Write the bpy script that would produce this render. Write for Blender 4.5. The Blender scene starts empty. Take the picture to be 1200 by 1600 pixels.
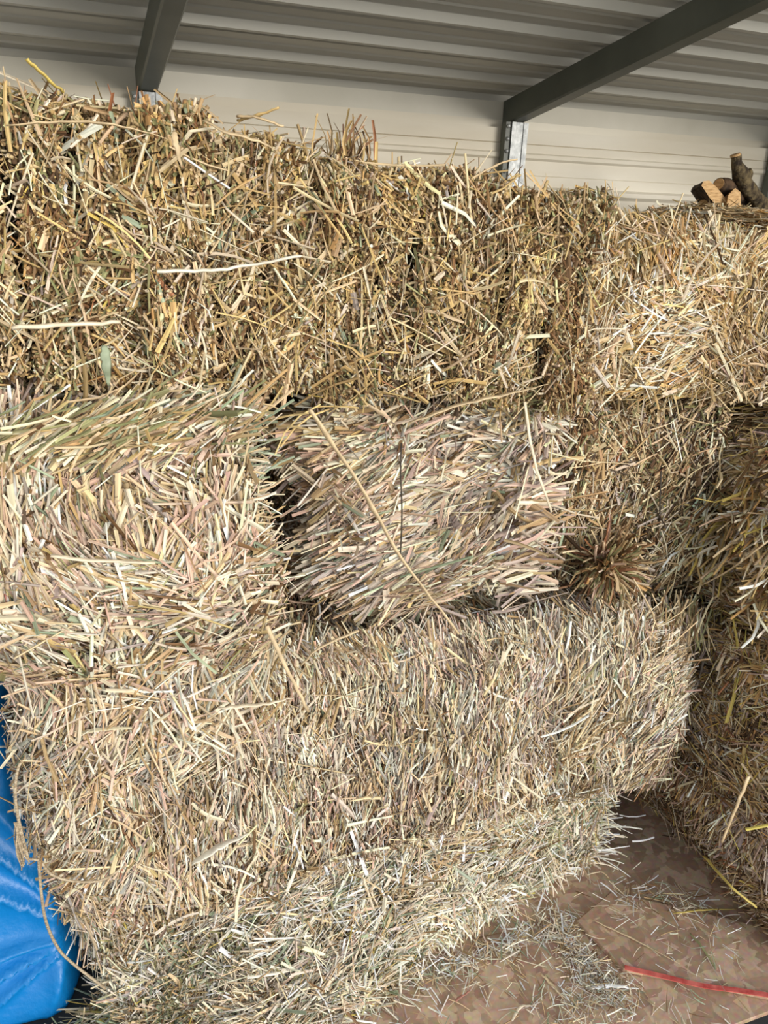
import bpy, bmesh, math
import numpy as np
from mathutils import Vector

S = bpy.context.scene
COL = S.collection
RAD = math.radians

# ------------------------------------------------------------------ camera (shed axes: x along wall, y into shed, z up)
PITCH, ROLL, YAW, HCAM, FPX = RAD(21.8), RAD(2.1), RAD(22.0), 1.5, 1200.0
_f = np.array([0, math.cos(PITCH), -math.sin(PITCH)]); _r = np.array([1.0, 0, 0]); _u = np.cross(_r, _f)
_r, _u = _r*math.cos(ROLL)+_u*math.sin(ROLL), -_r*math.sin(ROLL)+_u*math.cos(ROLL)
_B = np.array([[math.cos(YAW), math.sin(YAW), 0], [-math.sin(YAW), math.cos(YAW), 0], [0, 0, 1]])
_r, _u, _f = _B@_r, _B@_u, _B@_f
CAM = np.array([0, 0, HCAM])

def ray(x, y): return _r*(x-600)/FPX - _u*(y-800)/FPX + _f
def onv(x, y, v): d = ray(x, y); return CAM + d*v/d[1]
def onz(x, y, z): d = ray(x, y); return CAM + d*(z-HCAM)/d[2]
def onu(x, y, u): d = ray(x, y); return CAM + d*u/d[0]

def srgb(r, g, b):
    c = np.array([r, g, b])/255.0
    return tuple(np.where(c <= .04045, c/12.92, ((c+.055)/1.055)**2.4))

# ------------------------------------------------------------------ small helpers
def tag(o, label=None, cat=None, group=None, kind=None):
    if label: o['label'] = label
    if cat: o['category'] = cat
    if group: o['group'] = group
    if kind: o['kind'] = kind
    return o

def empty(name, loc):
    o = bpy.data.objects.new(name, None); COL.objects.link(o)
    o.location = tuple(loc); o.empty_display_size = .05
    return o

def link(name, me, parent=None, loc=None):
    o = bpy.data.objects.new(name, me); COL.objects.link(o)
    if parent is not None:
        o.parent = parent
    if loc is not None: o.location = tuple(loc)
    return o

def from_bm(name, bm, mats, parent=None, loc=None, smooth=False):
    bmesh.ops.recalc_face_normals(bm, faces=bm.faces)
    me = bpy.data.meshes.new(name); bm.to_mesh(me); bm.free()
    for m in (mats if isinstance(mats, (list, tuple)) else [mats]): me.materials.append(m)
    if smooth: me.polygons.foreach_set('use_smooth', [True]*len(me.polygons))
    off = np.array(loc if loc is not None else (0, 0, 0), float)
    if loc is not None:
        co = np.empty(len(me.vertices)*3); me.vertices.foreach_get('co', co)
        co = (co.reshape(-1, 3) - off).ravel(); me.vertices.foreach_set('co', co)
    o = link(name, me, parent, loc if parent is None else None)
    return o

def rebase(o, parent_loc):
    """meshes are written in world coordinates; express them relative to their parent's base"""
    me = o.data
    co = np.empty(len(me.vertices)*3); me.vertices.foreach_get('co', co)
    co = (co.reshape(-1, 3)-np.array(parent_loc)).ravel(); me.vertices.foreach_set('co', co); me.update()

def box(bm, x0, x1, y0, y1, z0, z1):
    vs = [bm.verts.new(p) for p in ((x0,y0,z0),(x1,y0,z0),(x1,y1,z0),(x0,y1,z0),(x0,y0,z1),(x1,y0,z1),(x1,y1,z1),(x0,y1,z1))]
    for f in ((0,3,2,1),(4,5,6,7),(0,1,5,4),(1,2,6,5),(2,3,7,6),(3,0,4,7)): bm.faces.new([vs[i] for i in f])
    return vs

def tube(bm, pts, rad, n=8, flat=1.0, cap=True):
    """swept tube along points, radius may be a list"""
    pts = [Vector(p) for p in pts]; rings = []
    rad = rad if hasattr(rad, '__len__') else [rad]*len(pts)
    ref = None
    for i, p in enumerate(pts):
        t = (pts[min(i+1, len(pts)-1)]-pts[max(i-1, 0)]).normalized()
        if ref is None:
            ref = Vector((0, 0, 1)) if abs(t.z) < .9 else Vector((0, 1, 0))
        a = (ref - t*ref.dot(t)).normalized(); b = t.cross(a); ref = a
        rings.append([bm.verts.new(p + (a*math.cos(k*2*math.pi/n)*flat + b*math.sin(k*2*math.pi/n))*rad[i]) for k in range(n)])
    for i in range(len(rings)-1):
        for k in range(n):
            bm.faces.new((rings[i][k], rings[i][(k+1) % n], rings[i+1][(k+1) % n], rings[i+1][k]))
    if cap:
        bm.faces.new(rings[0][::-1]); bm.faces.new(rings[-1])
    return rings

def smooth_path(pts, n=6):
    pts = [np.array(p, float) for p in pts]; out = []
    P = [2*pts[0]-pts[1]] + pts + [2*pts[-1]-pts[-2]]
    for i in range(1, len(P)-2):
        for k in range(n):
            t = k/n
            out.append(.5*((2*P[i]) + (-P[i-1]+P[i+1])*t + (2*P[i-1]-5*P[i]+4*P[i+1]-P[i+2])*t*t + (-P[i-1]+3*P[i]-3*P[i+1]+P[i+2])*t**3))
    out.append(pts[-1]); return out

# ------------------------------------------------------------------ materials
def mat(name):
    m = bpy.data.materials.new(name); m.use_nodes = True
    nt = m.node_tree; b = nt.nodes['Principled BSDF']
    return m, nt, b, nt.nodes.new, nt.links.new

def noise_mat(name, c1, c2, scale=8, rough=.6, metal=0, bump=0, detail=6, stretch=(1, 1, 1), spec=.4, lo=.35, hi=.65, bscale=None):
    m, nt, b, N, L = mat(name)
    tc = N('ShaderNodeTexCoord'); mp = N('ShaderNodeMapping'); mp.inputs['Scale'].default_value = stretch
    L(tc.outputs['Object'], mp.inputs['Vector'])
    n = N('ShaderNodeTexNoise'); n.inputs['Scale'].default_value = scale; n.inputs['Detail'].default_value = detail
    L(mp.outputs[0], n.inputs['Vector'])
    r = N('ShaderNodeValToRGB'); r.color_ramp.elements[0].position = lo; r.color_ramp.elements[1].position = hi
    r.color_ramp.elements[0].color = (*c1, 1); r.color_ramp.elements[1].color = (*c2, 1)
    L(n.outputs['Fac'], r.inputs['Fac']); L(r.outputs['Color'], b.inputs['Base Color'])
    b.inputs['Roughness'].default_value = rough; b.inputs['Metallic'].default_value = metal
    b.inputs['Specular IOR Level'].default_value = spec
    if bump:
        n2 = N('ShaderNodeTexNoise'); n2.inputs['Scale'].default_value = bscale or scale*3; n2.inputs['Detail'].default_value = 5
        L(mp.outputs[0], n2.inputs['Vector'])
        bp = N('ShaderNodeBump'); bp.inputs['Strength'].default_value = bump; bp.inputs['Distance'].default_value = .01
        L(n2.outputs['Fac'], bp.inputs['Height']); L(bp.outputs['Normal'], b.inputs['Normal'])
    return m

def straw_mat():
    m, nt, b, N, L = mat('straw')
    a = N('ShaderNodeAttribute'); a.attribute_name = 'straw_colour'
    s = N('ShaderNodeAttribute'); s.attribute_name = 'fibre'
    n = N('ShaderNodeTexNoise'); n.inputs['Scale'].default_value = 1.0; n.inputs['Detail'].default_value = 2
    L(s.outputs['Vector'], n.inputs['Vector'])
    mr = N('ShaderNodeMapRange'); mr.inputs[1].default_value = .3; mr.inputs[2].default_value = .7
    mr.inputs[3].default_value = .66; mr.inputs[4].default_value = 1.14
    L(n.outputs['Fac'], mr.inputs[0])
    mx = N('ShaderNodeVectorMath'); mx.operation = 'SCALE'
    L(a.outputs['Color'], mx.inputs[0]); L(mr.outputs[0], mx.inputs['Scale'])
    L(mx.outputs[0], b.inputs['Base Color'])
    b.inputs['Roughness'].default_value = .55; b.inputs['Specular IOR Level'].default_value = .22
    return m

M_STRAW = straw_mat()
M_CORE = noise_mat('packed_straw_shade', srgb(40, 30, 20), srgb(78, 60, 38), 60, .9, bump=.6, spec=.1)  # core colour darkened to look like deep shade between the straws
M_WALL = None

# ------------------------------------------------------------------ straw building
PAL = {
    'pale':  (srgb(234, 217, 188), 1), 'cream': (srgb(242, 229, 208), 1), 'straw': (srgb(215, 190, 151), 1),
    'gold':  (srgb(202, 173, 118), 1), 'yellow': (srgb(206, 182, 98), 1), 'tan': (srgb(176, 148, 108), 1),
    'pink':  (srgb(212, 180, 158), 1), 'mauve': (srgb(176, 158, 146), 1), 'olive': (srgb(146, 142, 100), 1),
    'green': (srgb(154, 164, 136), 1), 'brown': (srgb(120, 90, 60), 1), 'dark': (srgb(76, 58, 42), 1),
    'rust':  (srgb(158, 108, 78), 1), 'red': (srgb(186, 128, 112), 1), 'white': (srgb(246, 242, 232), 1),
    'grey': (srgb(188, 182, 168), 1), 'amber': (srgb(190, 150, 96), 1),
}

TOT = [0, 0]
class Straws:
    """collects many straws, then writes them with numpy as one mesh"""
    def __init__(self): self.V = []; self.F = []; self.C = []; self.A = []; self.nv = 0; self.M = []; self.SM = []
    def add(self, V, F, C, A, mi, sm):
        self.V.append(V.astype(np.float32)); self.F.append((F+self.nv).astype(np.int32)); self.C.append(C.astype(np.float32)); self.A.append(A.astype(np.float32)); self.nv += len(V)
        self.M.append(np.full(len(F), mi, np.int32)); self.SM.append(np.full(len(F), sm, bool))
    def blades(self, rng, P, T, N, L, W, col, b1, b2, fold, taper, kink=None, segs=3, twist=None):
        """ribbons with a creased midrib: P centre, T direction, N outward side, L length, W width"""
        n = len(P)
        if n == 0: return
        Bn = np.cross(T, N)
        t = np.linspace(-.5, .5, segs+1)[None, :, None]
        k = t*t*4
        cen = P[:, None] + T[:, None]*L[:, None, None]*t + N[:, None]*(b1*L)[:, None, None]*(-k) + Bn[:, None]*(b2*L)[:, None, None]*k
        if kink is not None:
            cen = cen + Bn[:, None]*(kink[:, 0]*L)[:, None, None]*np.maximum(t-.1, 0) + N[:, None]*(kink[:, 1]*L)[:, None, None]*np.maximum(t-.1, 0)
        prof = 1 - taper[:, None, None]*np.maximum(t+.5-.35, 0)/.65*.85
        w = (W/2)[:, None, None]*prof
        if twist is None: twist = np.zeros(n)
        ang = twist[:, None, None]*t
        side = Bn[:, None]*np.cos(ang)+N[:, None]*np.sin(ang)
        up = N[:, None]*np.cos(ang)-Bn[:, None]*np.sin(ang)
        if segs == 1:
            V = np.stack([cen-side*w, cen+side*w], axis=2).reshape(-1, 3)
            F = (np.arange(n)*4)[:, None]+np.array([0, 1, 3, 2])[None]
            al = np.broadcast_to((t[:, :, 0]*L[:, None]*14)[:, :, None], (n, 2, 2)); ac = np.broadcast_to(np.array([0, 2.4])[None, None], (n, 2, 2))
            idv = np.broadcast_to((rng.random(n)*500)[:, None, None], (n, 2, 2))
            self.add(V, F, np.repeat(col, 4, axis=0), np.stack([al, ac, idv], -1).reshape(-1, 3), 0, False); return
        v = np.stack([cen-side*w-up*w*fold[:, None, None], cen+up*w*.25, cen+side*w-up*w*fold[:, None, None]], axis=2)  # n,segs+1,3,3
        V = v.reshape(-1, 3)
        base = (np.arange(n)*(segs+1)*3)[:, None, None]
        i = (np.arange(segs)*3)[None, :, None]; j = np.array([0, 1])[None, None, :]
        a = base+i+j
        F = np.stack([a, a+1, a+4, a+3], axis=-1).reshape(-1, 4)
        C = np.repeat(col, (segs+1)*3, axis=0)
        al = np.broadcast_to((t[:, :, 0]*L[:, None]*14)[:, :, None], (n, segs+1, 3))
        ac = np.broadcast_to(np.array([0, 1.2, 2.4])[None, None], (n, segs+1, 3))
        idv = np.broadcast_to((rng.random(n)*500)[:, None, None], (n, segs+1, 3))
        A = np.stack([al, ac, idv], -1).reshape(-1, 3)
        self.add(V, F, C, A, 0, False)
    def stems(self, rng, P, T, N, L, R, col, b1, b2, segs=3, sides=5, endcol=None):
        """round hollow stalks with closed ends"""
        n = len(P)
        if n == 0: return
        Bn = np.cross(T, N)
        t = np.linspace(-.5, .5, segs+1)[None, :, None]; k = t*t*4
        cen = P[:, None]+T[:, None]*L[:, None, None]*t + N[:, None]*(b1*L)[:, None, None]*(-k)+Bn[:, None]*(b2*L)[:, None, None]*k
        ph = np.arange(sides)*2*math.pi/sides
        off = (Bn[:, None]*np.cos(ph)[None, :, None]+N[:, None]*np.sin(ph)[None, :, None])*R[:, None, None]
        v = cen[:, :, None]+off[:, None]
        V = v.reshape(-1, 3)
        base = (np.arange(n)*(segs+1)*sides)[:, None, None]
        i = (np.arange(segs)*sides)[None, :, None]
        j = np.arange(sides)[None, None, :]; j2 = (j+1) % sides
        F = np.stack([base+i+j, base+i+j2, base+i+sides+j2, base+i+sides+j], -1).reshape(-1, 4)
        C = np.repeat(col, (segs+1)*sides, axis=0)
        al = np.broadcast_to((t[:, :, 0]*L[:, None]*14)[:, :, None], (n, segs+1, sides))
        ac = np.broadcast_to(np.arange(sides)[None, None]*.8, (n, segs+1, sides))
        idv = np.broadcast_to((rng.random(n)*500)[:, None, None], (n, segs+1, sides))
        A = np.stack([al, ac, idv], -1).reshape(-1, 3)
        self.add(V, F, C, A, 0, True)
        # end caps: triangles as degenerate-free quads around 5 corners -> fan of one quad + one tri is avoided by a centre vertex
        for e, sgn in (((segs, 1),) if endcol is not None else ((0, -1), (segs, 1))):
            ring = v[:, e]                                           # n,sides,3
            ce = cen[:, e]-T*sgn*(R*.8)[:, None]                     # sunken centre: a hollow cut end
            VV = np.concatenate([ring, ce[:, None]], 1).reshape(-1, 3)
            b = (np.arange(n)*(sides+1))[:, None]
            jj = np.arange(sides)[None]
            FF = np.stack([b+jj, b+(jj+1) % sides, b+sides+jj*0], -1).reshape(-1, 3)
            cc = np.repeat(col if endcol is None else endcol, sides+1, axis=0).copy()
            AA = np.zeros_like(VV)
            self.V.append(VV); self.C.append(cc); self.A.append(AA)
            self.F.append(FF+self.nv); self.nv += len(VV)
            self.M.append(np.zeros(len(FF), np.int32)); self.SM.append(np.zeros(len(FF), bool))
    def build(self, name, parent=None, loc=(0, 0, 0), mats=None):
        V = np.concatenate(self.V).astype(np.float32)-np.array(loc, np.float32)
        C = np.concatenate(self.C).astype(np.float32); A = np.concatenate(self.A).astype(np.float32)
        sizes = np.concatenate([np.full(len(f), f.shape[1], np.int32) for f in self.F])
        loops = np.concatenate([f.ravel() for f in self.F]).astype(np.int32)
        me = bpy.data.meshes.new(name)
        me.vertices.add(len(V)); me.vertices.foreach_set('co', V.ravel())
        me.loops.add(len(loops)); me.loops.foreach_set('vertex_index', loops)
        me.polygons.add(len(sizes))
        st = np.concatenate([[0], np.cumsum(sizes)[:-1]]).astype(np.int32)
        me.polygons.foreach_set('loop_start', st)
        me.polygons.foreach_set('material_index', np.concatenate(self.M))
        me.polygons.foreach_set('use_smooth', np.concatenate(self.SM))
        c = me.attributes.new('straw_colour', 'FLOAT_COLOR', 'POINT')
        c.data.foreach_set('color', np.concatenate([C, np.ones((len(C), 1), np.float32)], 1).ravel())
        a = me.attributes.new('fibre', 'FLOAT_VECTOR', 'POINT'); a.data.foreach_set('vector', A.ravel())
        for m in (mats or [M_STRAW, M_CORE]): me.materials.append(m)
        me.update(calc_edges=True)
        TOT[0] += len(V); TOT[1] += len(sizes); self.__dict__.clear()
        return link(name, me, parent, loc if parent is None else None)

def pick(rng, pal, n, clump=None, nclump=1, hold=.45, jit=.16, pref=None):
    names = list(pal); w = np.array([pal[k] for k in names], float); w /= w.sum()
    base = np.array([PAL[k][0] for k in names])
    i = rng.choice(len(names), n, p=w)
    if clump is not None:
        w2 = np.where(w < .06, 0, w); p = rng.choice(len(names), nclump, p=w2/w2.sum())
        i = np.where(rng.random(n) < hold, p[clump], i)
    c = base[i]
    j = np.exp(rng.normal(0, jit, (n, 1)))
    if clump is not None: j = j*np.exp(rng.normal(0, .13, nclump))[clump][:, None]
    return np.clip(c*j*(1+rng.normal(0, .03, (n, 3))), .01, .86)

def norm(a): return a/np.maximum(np.linalg.norm(a, axis=-1, keepdims=True), 1e-9)

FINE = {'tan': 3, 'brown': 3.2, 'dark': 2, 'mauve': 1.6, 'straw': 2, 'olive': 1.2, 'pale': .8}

class Lump:
    """smooth random displacement made of a few sine waves"""
    def __init__(self, rng, amp, freq=9, n=10):
        self.k = rng.normal(0, 1, (n, 3)); self.k = norm(self.k)*freq*rng.uniform(.6, 2.0, (n, 1))
        self.p = rng.uniform(0, 6.28, n); self.a = amp/math.sqrt(n)*rng.uniform(.6, 1.6, n)
    def __call__(self, p): return (np.sin(p@self.k.T+self.p)*self.a).sum(-1)

def bale_shape(rng, h, r, lump, groove=None):
    def surf(q):
        """q on the box surface -> rounded lumpy surface point and normal (local)"""
        hh = np.array(h); c = np.clip(q, -(hh-r), hh-r)
        n = norm(q-c); p = c+n*r
        d = lump(p)
        if groove: d = d+groove(p, n)
        return p+n*d[:, None], n
    return surf

def sample_box(rng, h, n, fw):
    hx, hy, hz = h
    areas = np.array([hx*hz*fw['front'], hx*hz*fw['back'], hy*hz*fw['left'], hy*hz*fw['right'], hx*hy*fw['top'], hx*hy*fw['bottom']])
    f = rng.choice(6, n, p=areas/areas.sum())
    a = rng.uniform(-1, 1, (n, 2)); q = np.zeros((n, 3))
    for i, (ax, s, o) in enumerate(((1, -1, (0, 2)), (1, 1, (0, 2)), (0, -1, (1, 2)), (0, 1, (1, 2)), (2, 1, (0, 1)), (2, -1, (0, 1)))):
        m = f == i
        q[m, ax] = s*h[ax]; q[m, o[0]] = a[m, 0]*h[o[0]]; q[m, o[1]] = a[m, 1]*h[o[1]]
    return q

def area_sum(h, fw):
    hx, hy, hz = h
    return 4*(hx*hz*(fw['front']+fw['back'])+hy*hz*(fw['left']+fw['right'])+hx*hy*(fw['top']+fw['bottom']))

def fill_bale(st, rng, c, h, yaw=0, r=.04, lump=.012, dens=38000, fw=None, pal=None, angle=None, spread=.5, jitter=.35,
              length=(.035, .09), width=(.0022, .0062), stems=.22, stubs=0, hair=.05, depth=.022, deform=None, groove=None,
              clumps=60, core=True, freq=9, coredepth=.03, hold=.28, hairlen=(.05, .12), palhair=None, fine=None, feat=None, near=.30, cull=None):
    if fine is None: fine = (42000, FINE, (.014, .045), (.0012, .0032))
    h = np.array(h, float)
    F = dict(front=1, back=.15, left=.7, right=.7, top=.8, bottom=.2)
    if fw: F.update(fw)
    lp = Lump(rng, lump, freq)
    surf = bale_shape(rng, h, r, lp, groove)
    cy, sy = math.cos(yaw), math.sin(yaw)
    Rm = np.array([[cy, -sy, 0], [sy, cy, 0], [0, 0, 1]])
    def world(p):
        if deform is not None: p = deform(p)
        return p@Rm.T+np.array(c)
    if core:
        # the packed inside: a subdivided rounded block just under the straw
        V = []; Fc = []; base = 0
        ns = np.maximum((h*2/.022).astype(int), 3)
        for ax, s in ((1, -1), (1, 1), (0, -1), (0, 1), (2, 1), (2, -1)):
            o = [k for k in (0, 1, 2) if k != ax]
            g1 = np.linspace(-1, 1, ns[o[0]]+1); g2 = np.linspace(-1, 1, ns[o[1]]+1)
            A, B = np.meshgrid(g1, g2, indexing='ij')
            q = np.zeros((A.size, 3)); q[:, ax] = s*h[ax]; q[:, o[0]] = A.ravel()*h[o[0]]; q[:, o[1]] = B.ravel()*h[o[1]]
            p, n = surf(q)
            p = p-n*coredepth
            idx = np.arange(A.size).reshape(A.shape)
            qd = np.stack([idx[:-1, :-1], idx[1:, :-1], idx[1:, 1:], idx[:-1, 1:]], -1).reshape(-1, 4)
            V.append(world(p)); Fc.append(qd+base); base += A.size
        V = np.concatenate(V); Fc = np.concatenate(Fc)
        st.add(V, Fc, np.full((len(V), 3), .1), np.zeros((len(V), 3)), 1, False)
    sq = sample_box(rng, h, clumps, F)
    mu, sg = angle(sq[:, 0]/h[0], sq[:, 2]/h[2]) if callable(angle) else (np.full(clumps, angle), np.full(clumps, spread))
    cth = mu+rng.normal(0, 1, clumps)*sg
    lays = [dict(dens=fine[0], pal=fine[1], length=fine[2], width=fine[3], jitter=jitter*1.5+.1, stems=0, hair=0, d0=-.004, d1=-depth-.008, hold=.5, segs=1, tilt=.3),  # deeper layer of brown chopped leaf, colours darkened as shade in the gaps
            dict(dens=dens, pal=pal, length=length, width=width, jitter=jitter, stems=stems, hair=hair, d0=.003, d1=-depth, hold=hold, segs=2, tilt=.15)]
    if feat: lays.append(dict(dens=feat[0], pal=feat[1], length=feat[2], width=feat[3], jitter=feat[4], stems=.35, hair=0, d0=.007, d1=-.002, hold=0, segs=4, tilt=.10))
    for ly in lays:
        n = int(area_sum(h, F)*ly['dens'])
        q = sample_box(rng, h, n, F)
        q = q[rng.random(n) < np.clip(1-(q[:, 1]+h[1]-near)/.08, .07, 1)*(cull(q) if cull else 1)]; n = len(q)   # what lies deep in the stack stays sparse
        p, nr = surf(q)
        d2 = ((q[:, None]-sq[None])**2).sum(-1)+rng.random((n, clumps))*.0006
        cl = d2.argmin(1)
        th = cth[cl]+rng.normal(0, ly['jitter'], n)
        ex = np.tile([1.0, 0, 0], (n, 1)); ey = np.tile([0, 1.0, 0], (n, 1))
        ref = np.where((np.abs(nr[:, 0]) > .8)[:, None], np.where((nr[:, 0] > 0)[:, None], ey, -ey), ex)
        e1 = norm(ref-nr*(ref*nr).sum(-1, keepdims=True)); e2 = np.cross(nr, e1)
        T = e1*np.cos(th)[:, None]+e2*np.sin(th)[:, None]
        isst = rng.random(n) < ly['stems']
        ishair = rng.random(n) < ly['hair']*np.where(nr[:, 2] > .5, .5, 1)
        up = np.where(nr[:, 2] > .5, .55, 1)
        tilt = np.where(ishair, rng.normal(0, .42, n), rng.normal(0, ly['tilt'], n))*up
        dp = np.where(ishair, rng.uniform(0, .010, n), ly['d1']+(ly['d0']-ly['d1'])*rng.random(n)**.8)
        L = rng.uniform(*ly['length'], n)*np.exp(rng.normal(0, .25, n)); L = np.where(ishair, rng.uniform(*hairlen, n), L)
        if ishair.any():
            rt = rng.uniform(0, 6.28, n); T2 = e1*np.cos(rt)[:, None]+e2*np.sin(rt)[:, None]
            T = np.where(ishair[:, None], T2, T)
        T = norm(T*np.cos(tilt)[:, None]+nr*np.sin(tilt)[:, None])
        N0 = norm(nr-T*(nr*T).sum(-1, keepdims=True)); B0 = np.cross(T, N0)
        roll = rng.normal(0, .55, n)
        N = N0*np.cos(roll)[:, None]+B0*np.sin(roll)[:, None]
        P = world(p+nr*dp[:, None])
        T = T@Rm.T; N = N@Rm.T
        wd = ly['width']
        W = np.clip(np.exp(rng.normal(math.log((wd[0]*wd[1])**.5), .42, n)), wd[0]*.6, wd[1]*1.7)
        col = pick(rng, ly['pal'], n, cl, clumps, ly['hold'])
        if palhair is not None: col = np.where(ishair[:, None], pick(rng, palhair, n), col)
        m = ~isst; k = int(m.sum())
        st.blades(rng, P[m], T[m], N[m], L[m], W[m], col[m], rng.normal(0, .05, k), rng.normal(0, .05, k),
                  np.abs(rng.normal(0, .35, k)), (rng.random(k) < .35)*rng.random(k),
                  kink=np.where(rng.random((k, 1)) < .22, rng.normal(0, .5, (k, 2)), 0), twist=rng.normal(0, .5, k), segs=ly['segs'])
        m = isst; k = int(m.sum())
        st.stems(rng, P[m], T[m], N[m], L[m]*1.15, np.clip(W[m]*.32, .0006, .0019), col[m], rng.normal(0, .03, k), rng.normal(0, .03, k), segs=min(ly['segs'], 3), sides=4)
    if stubs:
        # cut stalk ends packed side by side, seen end-on
        q = sample_box(rng, h, int(area_sum(h, F)*stubs), F); q = q[q[:, 1] < -h[1]+near]; k = len(q); p, nr = surf(q)
        T = norm(nr+rng.normal(0, .32, (k, 3))); ref = norm(rng.normal(0, 1, (k, 3)))
        N = norm(ref-T*(ref*T).sum(-1, keepdims=True))
        P = world(p-nr*rng.uniform(.002, .016, (k, 1)))
        col = pick(rng, {'tan': 3, 'straw': 3, 'brown': 2, 'gold': 1.5, 'olive': 1, 'pale': 1}, k)
        st.stems(rng, P, T@Rm.T, N@Rm.T, rng.uniform(.014, .03, k), rng.uniform(.0011, .0026, k), col, np.zeros(k), np.zeros(k), segs=1, sides=5, endcol=col*.9)

def twine_obj(name, pts, r, m, parent, ploc, n=6, lab=None):
    bm = bmesh.new(); tube(bm, smooth_path(pts, 5), r, n)
    o = from_bm(name, bm, m, parent, None, True); rebase(o, ploc)
    if lab: o['label'] = lab
    return o

M_TWINE = noise_mat('sisal_twine', srgb(150, 128, 100), srgb(214, 196, 166), 160, .8, bump=.5, stretch=(1, 1, 3))
M_DARKTWINE = noise_mat('dark_twine', srgb(44, 38, 34), srgb(84, 74, 62), 160, .7)

BALES = {}
def bale(name, loc, label, group=None):
    r = Straws(); BALES[label] = (r, loc)
    return r

# palettes of the different bales
P_TOP = {'straw': 4, 'gold': 3, 'amber': .9, 'tan': 3, 'pale': 2.2, 'olive': 3.2, 'grey': .8, 'brown': 3.8, 'dark': 2, 'yellow': .3, 'green': .9, 'rust': .3, 'mauve': .6}
P_TOPR = {'straw': 4, 'gold': 4, 'amber': 3, 'pale': 2.6, 'cream': 1.2, 'tan': 2.6, 'pink': 1.2, 'brown': 1, 'olive': .6, 'dark': .3}
P_MID = {'pale': 3.8, 'straw': 2.8, 'pink': 3.6, 'cream': 2.2, 'tan': 2, 'mauve': 1.6, 'green': .9, 'brown': .7, 'olive': .6, 'red': .12, 'gold': .8}
P_MID2 = {'pale': 3.6, 'straw': 2.2, 'pink': 3.4, 'cream': 2.4, 'tan': 1.6, 'mauve': 2.2, 'grey': 1.2, 'brown': .8, 'green': .7, 'gold': .7}
P_OLIVE_SHADE = {'tan': 2.8, 'olive': 3, 'straw': 1.6, 'brown': 3.2, 'dark': 2.4, 'green': .8, 'pale': 1, 'rust': .3, 'mauve': 1}  # olive straw, browns raised to put the recess shade into the colour
P_LOW = {'pale': 4, 'straw': 2.6, 'mauve': 2, 'pink': 2.6, 'tan': 1.8, 'cream': 2.6, 'brown': 1, 'grey': 1.4, 'green': .6, 'dark': .5, 'olive': .3, 'red': .08}
P_BOT = {'pale': 4, 'cream': 3.6, 'straw': 2.6, 'white': 1, 'green': 1.8, 'olive': 1.2, 'tan': 1.2, 'mauve': .8, 'brown': .6, 'yellow': .5, 'grey': 1.2, 'dark': .2, 'pink': 1.2}
P_RGOLD = {'straw': 3, 'gold': 2.4, 'amber': 2.6, 'yellow': .7, 'tan': 2.6, 'brown': 3, 'pale': 1.6, 'pink': 1.4, 'dark': 1.6, 'rust': 1.2, 'mauve': 1}
P_RLOW = {'tan': 2.6, 'brown': 3.2, 'mauve': 2.6, 'pink': 1.2, 'straw': 1.2, 'dark': 2, 'rust': 1.1, 'pale': .8, 'amber': .8}

PI = math.pi
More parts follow.
